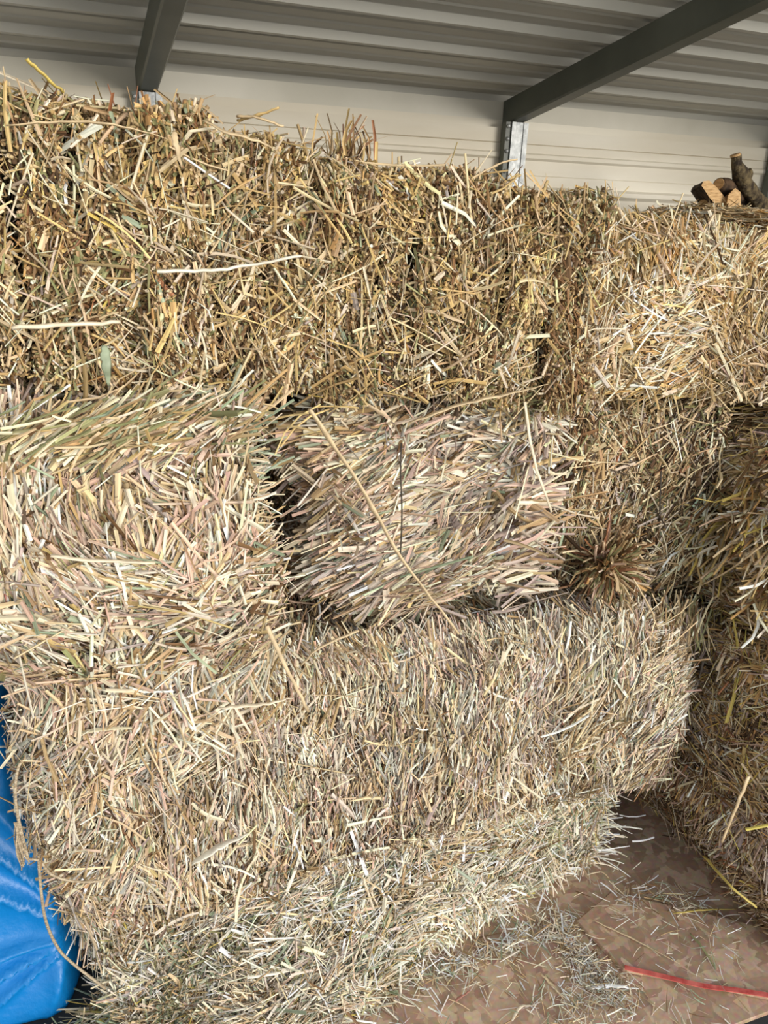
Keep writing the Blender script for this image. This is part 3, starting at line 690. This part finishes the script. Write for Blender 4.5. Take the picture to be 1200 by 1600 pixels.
# flashing under the eave
bm = bmesh.new(); box(bm, -.95, 2.75, VW+.0, VW+.03, 1.70, roofz(VW)+.0)
tag(from_bm('trim_1', bm, M_TRIM), kind='structure')
# side walls
for nm, x in (('wall_left', -.95), ('wall_right', 2.75)):
    bm = bmesh.new(); ys = np.linspace(.55, VW+.03, 40)
    rows = []
    for i, y in enumerate(ys):
        d = .012 if i % 4 < 2 else 0
        rows.append((bm.verts.new((x+d, y, 0)), bm.verts.new((x+d, y, roofz(y)+.0))))
    for i in range(39): bm.faces.new((rows[i][0], rows[i+1][0], rows[i+1][1], rows[i][1]))
    w = from_bm(nm, bm, M_WALL); tag(w, kind='structure')
    md = w.modifiers.new('thick', 'SOLIDIFY'); md.thickness = .004

def rafter(u0, label):
    bm = bmesh.new(); u1 = u0+.044; hgt = .062
    vs = []
    y0, y1 = VF+.05, VW-.005
    r = .004
    sec = [(u0+r, -hgt), (u1-r, -hgt), (u1, -hgt+r), (u1, 0), (u0, 0), (u0, -hgt+r)]
    A = [bm.verts.new((x, y0, roofz(y0)+dz)) for x, dz in sec]; B = [bm.verts.new((x, y1, roofz(y1)+dz)) for x, dz in sec]
    for k in range(6): bm.faces.new((A[k], A[(k+1) % 6], B[(k+1) % 6], B[k]))
    bm.faces.new(A[::-1]); bm.faces.new(B)
    o = from_bm('steel_rafter', bm, M_RAFTER, None, (u0+.022, y1, roofz(y1)-hgt))
    tag(o, label, 'rafter', 'steel rafters under the roof')
def post(u0, label):
    loc = (u0+.025, 2.115, 0)
    top = roofz(2.1)-.064
    bm = bmesh.new()
    # channel section: front web with a centre groove and two returned flanges
    sec = [(0, 0), (.012, 0), (.014, .003), (.036, .003), (.038, 0), (.052, 0), (.052, .034), (.049, .034), (.049, .004), (.003, .004), (.003, .034), (0, .034)]
    A = [bm.verts.new((u0+x, 2.097+y, 0)) for x, y in sec]; B = [bm.verts.new((u0+x, 2.097+y, top)) for x, y in sec]
    n = len(sec)
    for k in range(n): bm.faces.new((A[k], A[(k+1) % n], B[(k+1) % n], B[k]))
    bm.faces.new(A[::-1]); bm.faces.new(B)
    o = from_bm('steel_post', bm, M_GALV, None, loc)
    tag(o, label, 'post', 'steel posts against the back wall')
    # dark cleat on the left side with bolt heads
    bm = bmesh.new(); box(bm, u0-.016, u0-.001, 2.103, 2.128, .0, top)
    c_ = from_bm('side_flange', bm, M_RAFTER, o); rebase(c_, loc); c_['label'] = 'dark green side flange'
    for z in (1.715, 1.683, 1.652, 1.60):
        bm = bmesh.new(); tube(bm, [(u0-.009, 2.1045, z), (u0-.009, 2.099, z), (u0-.009, 2.096, z)], [.0055, .0055, .003], 10)
        b_ = from_bm('bolt_head', bm, M_GALV, o, None, True); rebase(b_, loc)
for u0, la, lb in ((.193, 'dark steel rafter overhead at the left above the sliced bale', 'galvanised post barely showing above the sliced bale at the left'),
                   (1.19, 'dark steel rafter that runs diagonally overhead to the central post', 'galvanised post with bolt heads in the middle of the back wall'),
                   (2.19, 'short stub of dark rafter at the right edge above the firewood', 'pale post behind the firewood at the right edge')):
    rafter(u0, la); post(u0, lb)

# ------------------------------------------------------------------ ground, boards
M_FLOOR = noise_mat('dark_earth', srgb(30, 32, 33), srgb(58, 60, 60), 6, .8, bump=.4)
M_YARD = noise_mat('bounce_yard', srgb(186, 176, 158), srgb(216, 208, 192), 5, .9, bump=.3)  # unseen yard in front, added pale to bounce light into the shed
bm = bmesh.new(); bmesh.ops.create_grid(bm, x_segments=8, y_segments=8, size=1)
bmesh.ops.scale(bm, vec=(3.0, 1.6, 1), verts=bm.verts); bmesh.ops.translate(bm, vec=(.8, 1.0, 0), verts=bm.verts)
tag(from_bm('floor', bm, M_FLOOR), kind='structure')
bm = bmesh.new(); box(bm, -12, 14, -16, -.6, -.06, -.004)
tag(from_bm('ground', bm, M_YARD), kind='structure')

def osb_mat(name, seed):
    m, nt, b, N, L = mat(name)
    tc = N('ShaderNodeTexCoord')
    def flakes(rot, sc, loc):
        mp = N('ShaderNodeMapping'); mp.inputs['Rotation'].default_value = (0, 0, rot); mp.inputs['Scale'].default_value = sc; mp.inputs['Location'].default_value = loc
        L(tc.outputs['Object'], mp.inputs['Vector'])
        nz = N('ShaderNodeTexNoise'); nz.inputs['Scale'].default_value = 3; L(mp.outputs[0], nz.inputs['Vector'])
        ad = N('ShaderNodeMixRGB'); ad.blend_type = 'ADD'; ad.inputs[0].default_value = .12; L(mp.outputs[0], ad.inputs[1]); L(nz.outputs['Color'], ad.inputs[2])
        v = N('ShaderNodeTexVoronoi'); v.distance = 'CHEBYCHEV'; v.inputs['Scale'].default_value = 1; L(ad.outputs[0], v.inputs['Vector']); return v
    v1 = flakes(.5, (17, 38, 1), (seed, 0, 0)); v2 = flakes(-.7, (36, 16, 1), (0, seed, 0)); v3 = flakes(1.3, (20, 46, 1), (seed, seed, 0))
    sep = [N('ShaderNodeSeparateColor') for _ in range(3)]
    for s, v in zip(sep, (v1, v2, v3)): L(v.outputs['Color'], s.inputs[0])
    ramps = []
    for s in sep:
        r = N('ShaderNodeValToRGB'); r.color_ramp.interpolation = 'LINEAR'
        r.color_ramp.elements[0].color = (*srgb(154, 124, 101), 1); r.color_ramp.elements[1].color = (*srgb(200, 172, 144), 1)
        e = r.color_ramp.elements.new(.5); e.color = (*srgb(174, 144, 119), 1)
        L(s.outputs[1], r.inputs[0]); ramps.append(r)
    g = N('ShaderNodeMath'); g.operation = 'GREATER_THAN'; g.inputs[1].default_value = .5; L(sep[0].outputs[0], g.inputs[0])
    g2 = N('ShaderNodeMath'); g2.operation = 'GREATER_THAN'; g2.inputs[1].default_value = .62; L(sep[1].outputs[2], g2.inputs[0])
    m1 = N('ShaderNodeMixRGB'); L(g.outputs[0], m1.inputs[0]); L(ramps[0].outputs[0], m1.inputs[1]); L(ramps[1].outputs[0], m1.inputs[2])
    m2 = N('ShaderNodeMixRGB'); L(g2.outputs[0], m2.inputs[0]); L(m1.outputs[0], m2.inputs[1]); L(ramps[2].outputs[0], m2.inputs[2])
    nz = N('ShaderNodeTexNoise'); nz.inputs['Scale'].default_value = 90; L(tc.outputs['Object'], nz.inputs['Vector'])
    m3 = N('ShaderNodeMixRGB'); m3.blend_type = 'OVERLAY'; m3.inputs[0].default_value = .35; L(m2.outputs[0], m3.inputs[1]); L(nz.outputs['Color'], m3.inputs[2])
    L(m3.outputs[0], b.inputs['Base Color'])
    b.inputs['Roughness'].default_value = .65; b.inputs['Specular IOR Level'].default_value = .3
    bp = N('ShaderNodeBump'); bp.inputs['Strength'].default_value = .4; bp.inputs['Distance'].default_value = .004
    L(m2.outputs[0], bp.inputs['Height']); L(bp.outputs[0], b.inputs['Normal'])
    return m

def board(poly, z0, z1, m, label):
    bm = bmesh.new()
    A = [bm.verts.new((x, y, z0)) for x, y in poly]; B = [bm.verts.new((x, y, z1)) for x, y in poly]
    n = len(poly)
    for k in range(n): bm.faces.new((A[k], A[(k+1) % n], B[(k+1) % n], B[k]))
    bm.faces.new(A[::-1]); bm.faces.new(B)
    bmesh.ops.bevel(bm, geom=[e for e in bm.edges if abs((e.verts[0].co-e.verts[1].co).z) < 1e-6], offset=.0012, segments=1, affect='EDGES')
    cx = sum(p[0] for p in poly)/n; cy = sum(p[1] for p in poly)/n
    o = from_bm('floor_board', bm, m, None, (cx, cy, z0))
    return tag(o, label, 'board', 'chipboard sheets on the floor')
def flo(x, y, z): p = onz(x, y, z); return (p[0], p[1])
zb, za = .011, .024
# the bale stands on the big sheet, so it is one rectangle running under the stack
e0 = np.array(flo(1150, 1600, zb)); e1 = np.array(flo(1203, 1580, zb)); d = (e1-e0)/np.linalg.norm(e1-e0); nn = np.array([-d[1], d[0]])
c0 = e0-d*1.05; c1 = e0+d*.30
board([tuple(c0), tuple(c1), tuple(c1+nn*.66), tuple(c0+nn*.66)], .0005, zb, osb_mat('osb_lower', 3.1), 'large chipboard sheet on the floor under the bottom bale')
pa = [flo(902, 1438, za), flo(974, 1513, za), flo(1085, 1533, za), flo(1250, 1566, za), flo(1250, 1462, za), flo(1062, 1418, za), flo(955, 1394, za)]
board(pa, zb+.001, za, osb_mat('osb_upper', 7.7), 'chipboard offcut with a pointed corner lying on the larger sheet')
# red strap
M_RED = noise_mat('red_strap', srgb(176, 66, 60), srgb(210, 110, 98), 50, .6)
bm = bmesh.new(); path = smooth_path([np.array(onz(976, 1512, za+.003)), np.array(onz(1040, 1527, za+.003)), np.array(onz(1100, 1541, za+.004)), np.array(onz(1160, 1549, za+.003)), np.array(onz(1215, 1558, za+.003))], 6)
ws = []
for i, p in enumerate(path):
    t = path[min(i+1, len(path)-1)]-path[max(i-1, 0)]; t = t/np.linalg.norm(t); s = np.array([-t[1], t[0], 0])*.0052
    ws.append([bm.verts.new(p-s), bm.verts.new(p+s), bm.verts.new(p+s+[0, 0, .002]), bm.verts.new(p-s+[0, 0, .002])])
for i in range(len(ws)-1):
    for k in range(4): bm.faces.new((ws[i][k], ws[i][(k+1) % 4], ws[i+1][(k+1) % 4], ws[i+1][k]))
bm.faces.new(ws[0][::-1]); bm.faces.new(ws[-1])
tag(from_bm('strap', bm, M_RED, None, path[0]), 'narrow red strap lying along the edge of the chipboard offcut', 'strap')

# stalks on the boards
for pts, r, col_, lab in (
    ([(925, 1437), (990, 1467), (1062, 1506)], .0022, 'straw', 'long straight stalk lying across the chipboard offcut'),
    ([(1052, 1427), (1100, 1422), (1152, 1421)], .0024, 'yellow', 'yellow stalk lying at the back edge of the chipboard offcut'),
    ([(922, 1545), (955, 1540), (998, 1545)], .0050, 'white', 'broad bluish white leaf lying in front of the red strap'),
    ([(845, 1520), (865, 1542), (884, 1564)], .0026, 'straw', 'bent straw lying on the larger sheet left of the offcut'),
    ([(1078, 1458), (1100, 1485), (1135, 1540)], .0030, 'olive', 'brown-green leaf lying near the middle of the offcut'),
    ([(800, 1595), (812, 1575), (835, 1570)], .0030, 'pale', 'pale folded straw at the bottom edge of the floor'),
    ([(712, 1565), (722, 1556), (738, 1546)], .0028, 'red', 'short reddish straw lying on the boards below the bottom bale')):
    stalk([onz(x, y, za+.006 if x > 900 and y < 1540 else zb+.006) for x, y in pts], r, col_, lab, flat=.4, group='loose stalks on the floor boards')

# litter of broken straw on floor and boards
rng = np.random.default_rng(91); st = Straws()
def litter(n, poly_px, zz, L, W, pal, sd):
    q = np.array([onz(x, y, zz) for x, y in poly_px]); k = len(q)
    i = rng.integers(0, k-1, n); t = rng.random((n, 1)); base = q[i]*(1-t)+q[i+1]*t
    P = base+rng.normal(0, 1, (n, 3))*np.array([sd, sd, 0]); P[:, 2] = zz+np.abs(rng.normal(0, .004, n))+.002
    a = rng.uniform(0, 6.28, n); T = norm(np.stack([np.cos(a), np.sin(a), rng.normal(0, .14, n)], 1))
    N = norm(np.array([0, 0, 1.0])+rng.normal(0, .4, (n, 3))); N = norm(N-T*(N*T).sum(-1, keepdims=True))
    st.blades(rng, P, T, N, rng.uniform(*L, n), rng.uniform(*W, n), pick(rng, pal, n), rng.normal(0, .03, n), rng.normal(0, .03, n), np.abs(rng.normal(0, .3, n)), rng.random(n)*.5,
              kink=np.where(rng.random((n, 1)) < .12, rng.normal(0, .6, (n, 2)), 0))
LP = {'white': 2, 'cream': 3, 'pale': 3, 'straw': 2, 'tan': 1.5, 'mauve': 1, 'green': .8, 'brown': .6}
litter(420, [(560, 1575), (690, 1515), (780, 1480), (880, 1440)], zb, (.02, .07), (.0012, .0034), LP, .022)
litter(520, [(870, 1440), (900, 1490), (930, 1530), (960, 1560)], zb, (.012, .045), (.0010, .0026), {**LP, 'grey': 3, 'tan': 2.5, 'brown': 1.5}, .026)
litter(150, [(980, 1555), (900, 1575), (880, 1600)], zb, (.012, .045), (.0010, .0024), {**LP, 'grey': 3}, .03)
litter(260, [(560, 1590), (700, 1560), (850, 1540), (1000, 1590), (1120, 1580)], zb, (.015, .05), (.0010, .003), LP, .06)
litter(110, [(940, 1420), (1050, 1450), (1150, 1500), (1000, 1490)], za, (.012, .05), (.0009, .0024), LP, .06)
litter(150, [(950, 1395), (1040, 1400), (1130, 1440)], za-.004, (.02, .06), (.0012, .003), {**LP, 'brown': 3, 'tan': 3}, .03)
litter(500, [(150, 1600), (220, 1575), (300, 1600), (180, 1540)], .002, (.03, .10), (.0013, .004), {'green': 2, 'olive': 2, 'pale': 2, 'tan': 2, 'straw': 2, 'mauve': 1}, .035)
o = st.build('straw_litter', None, (.8, .95, 0), [M_STRAW]); tag(o, 'broken pale straw scattered over the floor boards below the stack', 'litter', kind='stuff')

# loose heap that has spilled off the left end of the bottom bale
rng = np.random.default_rng(92); st = Straws(); n = 5200
x = rng.normal(0, 1, n)*.085+.05; y = rng.normal(0, 1, n)*.045+1.07
hh = .20*np.exp(-((x-.09)/.11)**2)*np.exp(-((y-1.12)/.075)**2)+.004
P = np.stack([x, y, hh*rng.uniform(.55, 1.06, n)+.004], 1)
a = rng.normal(1.1, .9, n); T = norm(np.stack([np.cos(a)*.8, rng.normal(-.2, .35, n), np.sin(a)*.8], 1))
T[P[:, 2] < .03, 2] *= .15; T = norm(T)
N = norm(np.array([0, -1.0, .5])+rng.normal(0, .5, (n, 3))); N = norm(N-T*(N*T).sum(-1, keepdims=True))
st.blades(rng, P, T, N, rng.uniform(.04, .12, n), rng.uniform(.0014, .004, n), pick(rng, {'green': 2.6, 'pale': 2.6, 'olive': 2, 'straw': 2, 'cream': 1.4, 'tan': 1.6, 'brown': .8, 'yellow': .6, 'mauve': .8}, n),
          rng.normal(0, .07, n), rng.normal(0, .07, n), np.abs(rng.normal(0, .35, n)), rng.random(n)*.4)
o = st.build('straw_heap', None, (.05, 1.07, 0), [M_STRAW]); tag(o, 'loose greenish straw heap spilled at the foot of the bottom bale by the tarpaulin', 'straw heap', kind='stuff')

# ------------------------------------------------------------------ blue tarpaulin over the heap at the left
def tarp():
    m, nt, b, N, L = mat('blue_tarpaulin')
    b.inputs['Base Color'].default_value = (*srgb(0, 116, 186), 1); b.inputs['Roughness'].default_value = .42
    tc = N('ShaderNodeTexCoord'); w1 = N('ShaderNodeTexWave'); w1.inputs['Scale'].default_value = 180; L(tc.outputs['UV'], w1.inputs['Vector'])
    nz = N('ShaderNodeTexNoise'); nz.inputs['Scale'].default_value = 26; nz.inputs['Detail'].default_value = 5; L(tc.outputs['Object'], nz.inputs['Vector'])
    bp = N('ShaderNodeBump'); bp.inputs['Strength'].default_value = .45; bp.inputs['Distance'].default_value = .01; L(nz.outputs['Fac'], bp.inputs['Height'])
    L(bp.outputs[0], b.inputs['Normal'])
    rng = np.random.default_rng(7)
    nu, nz_ = 90, 150
    lp = Lump(rng, .012, 14, 12)
    bm = bmesh.new(); grid = []
    for j in range(nz_+1):
        z = .83*j/nz_+.002; row = []
        umax = -.118-.055*np.clip((z-.22)/.2, 0, 1)
        for i in range(nu+1):
            t = i/nu; u = -.88*(1-t)+umax*t
            v = 1.18+.32*z**1.2+.10*np.exp(-((u-umax)/.05))*0
            v += .16*np.clip((u-(umax-.05))/.05, 0, 1)**2
            # folds fanning out from the pinched corner at the foot
            dx, dz = u+.10, z-.14
            rr = math.hypot(dx, dz); th = math.atan2(dz, -dx)
            amp = .026*np.clip(rr/.12, 0, 1)*np.exp(-max(z-.25, 0)/.22)
            ph = th*9+1.3*math.sin(th*5+1)+rr*5+60*float(lp(np.array([[u*.5, .3, z*.5]]))[0])
            v += amp*(abs(math.sin(ph))**.6*1.5-.8)*min(1, .25+z*6)
            v += float(lp(np.array([[u*1.0, v*.5, z*.7+u*.7]]))[0])*.8*min(1, .2+z*6)
            zz = z
            if j == 0: zz = .002
            row.append(bm.verts.new((u, v, zz)))
        grid.append(row)
    for j in range(nz_):
        for i in range(nu): bm.faces.new((grid[j][i], grid[j][i+1], grid[j+1][i+1], grid[j+1][i]))
    # drape over the top towards the back
    top = grid[-1]; back = [bm.verts.new((p.co.x, p.co.y+.2, .85)) for p in top]; back2 = [bm.verts.new((p.co.x, 1.95, .80)) for p in top]
    for i in range(nu):
        bm.faces.new((top[i], top[i+1], back[i+1], back[i])); bm.faces.new((back[i], back[i+1], back2[i+1], back2[i]))
    o = from_bm('tarpaulin', bm, m, None, (-.4, 1.22, 0), True)
    md = o.modifiers.new('thick', 'SOLIDIFY'); md.thickness = .002
    tag(o, 'crumpled bright blue tarpaulin hanging at the left beside the stack', 'tarpaulin')
tarp()

# ------------------------------------------------------------------ firewood on the top right bale
M_BARK = noise_mat('lichen_bark', srgb(52, 42, 32), srgb(132, 116, 84), 55, .9, bump=1.0, bscale=90, lo=.4, hi=.72)
M_BARKD = noise_mat('dark_bark', srgb(44, 34, 26), srgb(98, 76, 56), 40, .9, bump=1.0, bscale=70)
M_CUT = noise_mat('cut_wood', srgb(178, 138, 90), srgb(220, 184, 134), 14, .7, bump=.2, stretch=(4, 4, 30))
VL = 1.72
def bumpy(bm, amp, seed, freq=60):
    lp = Lump(np.random.default_rng(seed), amp, freq, 14)
    bm.normal_update()
    for v in bm.verts: v.co += v.normal*float(lp(np.array([v.co[:]]))[0])
def log_piece(name, pts, rad, label, m, seed, endlab=True, n=20, amp=.003, flat=1.0):
    bm = bmesh.new(); path = smooth_path(pts, 8)
    rr = np.interp(np.linspace(0, 1, len(path)), np.linspace(0, 1, len(rad)), rad)
    rings = tube(bm, path, list(rr), n, flat)
    bumpy(bm, amp, seed)
    base = np.array(pts[0]); o = from_bm(name, bm, m, None, base, True); tag(o, label, 'firewood', 'firewood on the top bale')
    t = norm(path[0]-path[1]); e = bmesh.new()
    tube(e, [path[0]-t*.002, path[0]+t*.0035], [rr[0]*.9, rr[0]*.84], 16)
    c_ = from_bm('cut_end', e, M_CUT, o); rebase(c_, base); c_['label'] = 'pale sawn end'
    return o, base
# lichen covered branch leaning up
o, b_ = log_piece('branch', [onv(1149, 243, VL-.02), onv(1151, 262, VL-.02), onv(1165, 290, VL), onv(1185, 316, VL+.03), onv(1202, 326, VL+.06)], [.0145, .0165, .0185, .021, .022],
          'lichen-spotted branch leaning up against the pale back wall', M_BARK, 3, amp=.004)
bm = bmesh.new(); tube(bm, smooth_path([onv(1166, 283, VL), onv(1172, 272, VL-.01), onv(1170, 266, VL-.012)], 4), .008, 10); bumpy(bm, .002, 4)
k_ = from_bm('twig_stub', bm, M_BARK, o, None, True); rebase(k_, b_)
# split log: half with bark behind and two pale faces
def prism(name, px, v0, v1, m_cut, m_bark, label, bark_edges):
    bm = bmesh.new()
    A = [bm.verts.new(onv(x, y, v0)) for x, y in px]
    back = []
    for p in A:
        d = Vector((.10, v1-v0, -.01)); back.append(bm.verts.new(p.co+d))
    n = len(px); f = bm.faces.new(A); f.material_index = 0
    for k in range(n):
        q = bm.faces.new((A[k], A[(k+1) % n], back[(k+1) % n], back[k])); q.material_index = 1 if k in bark_edges else 0
    f = bm.faces.new(back[::-1]); f.material_index = 0
    bmesh.ops.subdivide_edges(bm, edges=bm.edges[:], cuts=3, use_grid_fill=True)
    bumpy(bm, .0016, len(px), 50)
    c_ = bm.verts[:]; base = np.mean([np.array(v.co[:]) for v in c_], 0); base[2] = min(v.co.z for v in c_)
    o = from_bm(name, bm, [m_cut, m_bark], None, base)
    tag(o, label, 'firewood', 'firewood on the top bale'); return o, base
prism('split_log', [(1096, 290), (1099, 283), (1108, 282), (1121, 294), (1134, 311), (1136, 324), (1124, 325), (1108, 308)], VL-.03, VL+.12, M_CUT, M_BARKD, 'split log with an orange pale face tilted to the left', (0, 1, 5, 6, 7))
prism('split_log', [(1139, 305), (1149, 294), (1157, 300), (1158, 324), (1150, 329), (1139, 327), (1136, 318)], VL-.045, VL+.1, M_CUT, M_BARKD, 'upright split log showing pale wood beside the tilted one', (1, 2, 3, 4))
log_piece('log', [onv(1124, 288, VL), onv(1134, 292, VL+.01), onv(1150, 305, VL+.03), onv(1166, 316, VL+.08)], [.0165, .018, .018, .018], 'short knobbly log end behind the two split logs', M_BARKD, 8, amp=.005)
log_piece('log', [onv(1099, 322, VL+.03), onv(1130, 322, VL+.05), onv(1170, 324, VL+.06), onv(1230, 328, VL+.07)], [.019, .02, .021, .02], 'dark log lying flat underneath the split logs', M_BARKD, 9, amp=.004)

# ------------------------------------------------------------------ light
w = bpy.data.worlds.new('World'); S.world = w; w.use_nodes = True
nt = w.node_tree; bg = nt.nodes['Background']
tc = nt.nodes.new('ShaderNodeTexCoord'); sx = nt.nodes.new('ShaderNodeSeparateXYZ'); rp = nt.nodes.new('ShaderNodeValToRGB')
nt.links.new(tc.outputs['Generated'], sx.inputs[0]); nt.links.new(sx.outputs[2], rp.inputs[0])
rp.color_ramp.elements[0].color = (.98, .97, .93, 1); rp.color_ramp.elements[1].color = (.72, .84, 1.0, 1); rp.color_ramp.elements[1].position = .7
nt.links.new(rp.outputs[0], bg.inputs[0]); bg.inputs[1].default_value = 1.35
sl = bpy.data.lights.new('Sun', 'SUN'); sl.energy = 2.9; sl.angle = RAD(26); sl.color = (1.0, .94, .84)
so = bpy.data.objects.new('Sun', sl); COL.objects.link(so)
d = Vector((-.42, 1.0, -.21)); so.rotation_euler = d.to_track_quat('-Z', 'Y').to_euler()

# ------------------------------------------------------------------ camera
cd = bpy.data.cameras.new('Camera'); cam = bpy.data.objects.new('Camera', cd); COL.objects.link(cam)
cd.sensor_fit = 'VERTICAL'; cd.sensor_height = 36; cd.sensor_width = 27; cd.lens = 36*FPX/1600; cd.clip_start = .02
from mathutils import Matrix
cam.matrix_world = Matrix(((_r[0], _u[0], -_f[0], 0), (_r[1], _u[1], -_f[1], 0), (_r[2], _u[2], -_f[2], HCAM), (0, 0, 0, 1)))
S.camera = cam
S.view_settings.view_transform = 'Standard'; S.view_settings.look = 'None'; S.view_settings.gamma = 1; S.view_settings.use_curve_mapping = False
S.view_settings.exposure = 0.12
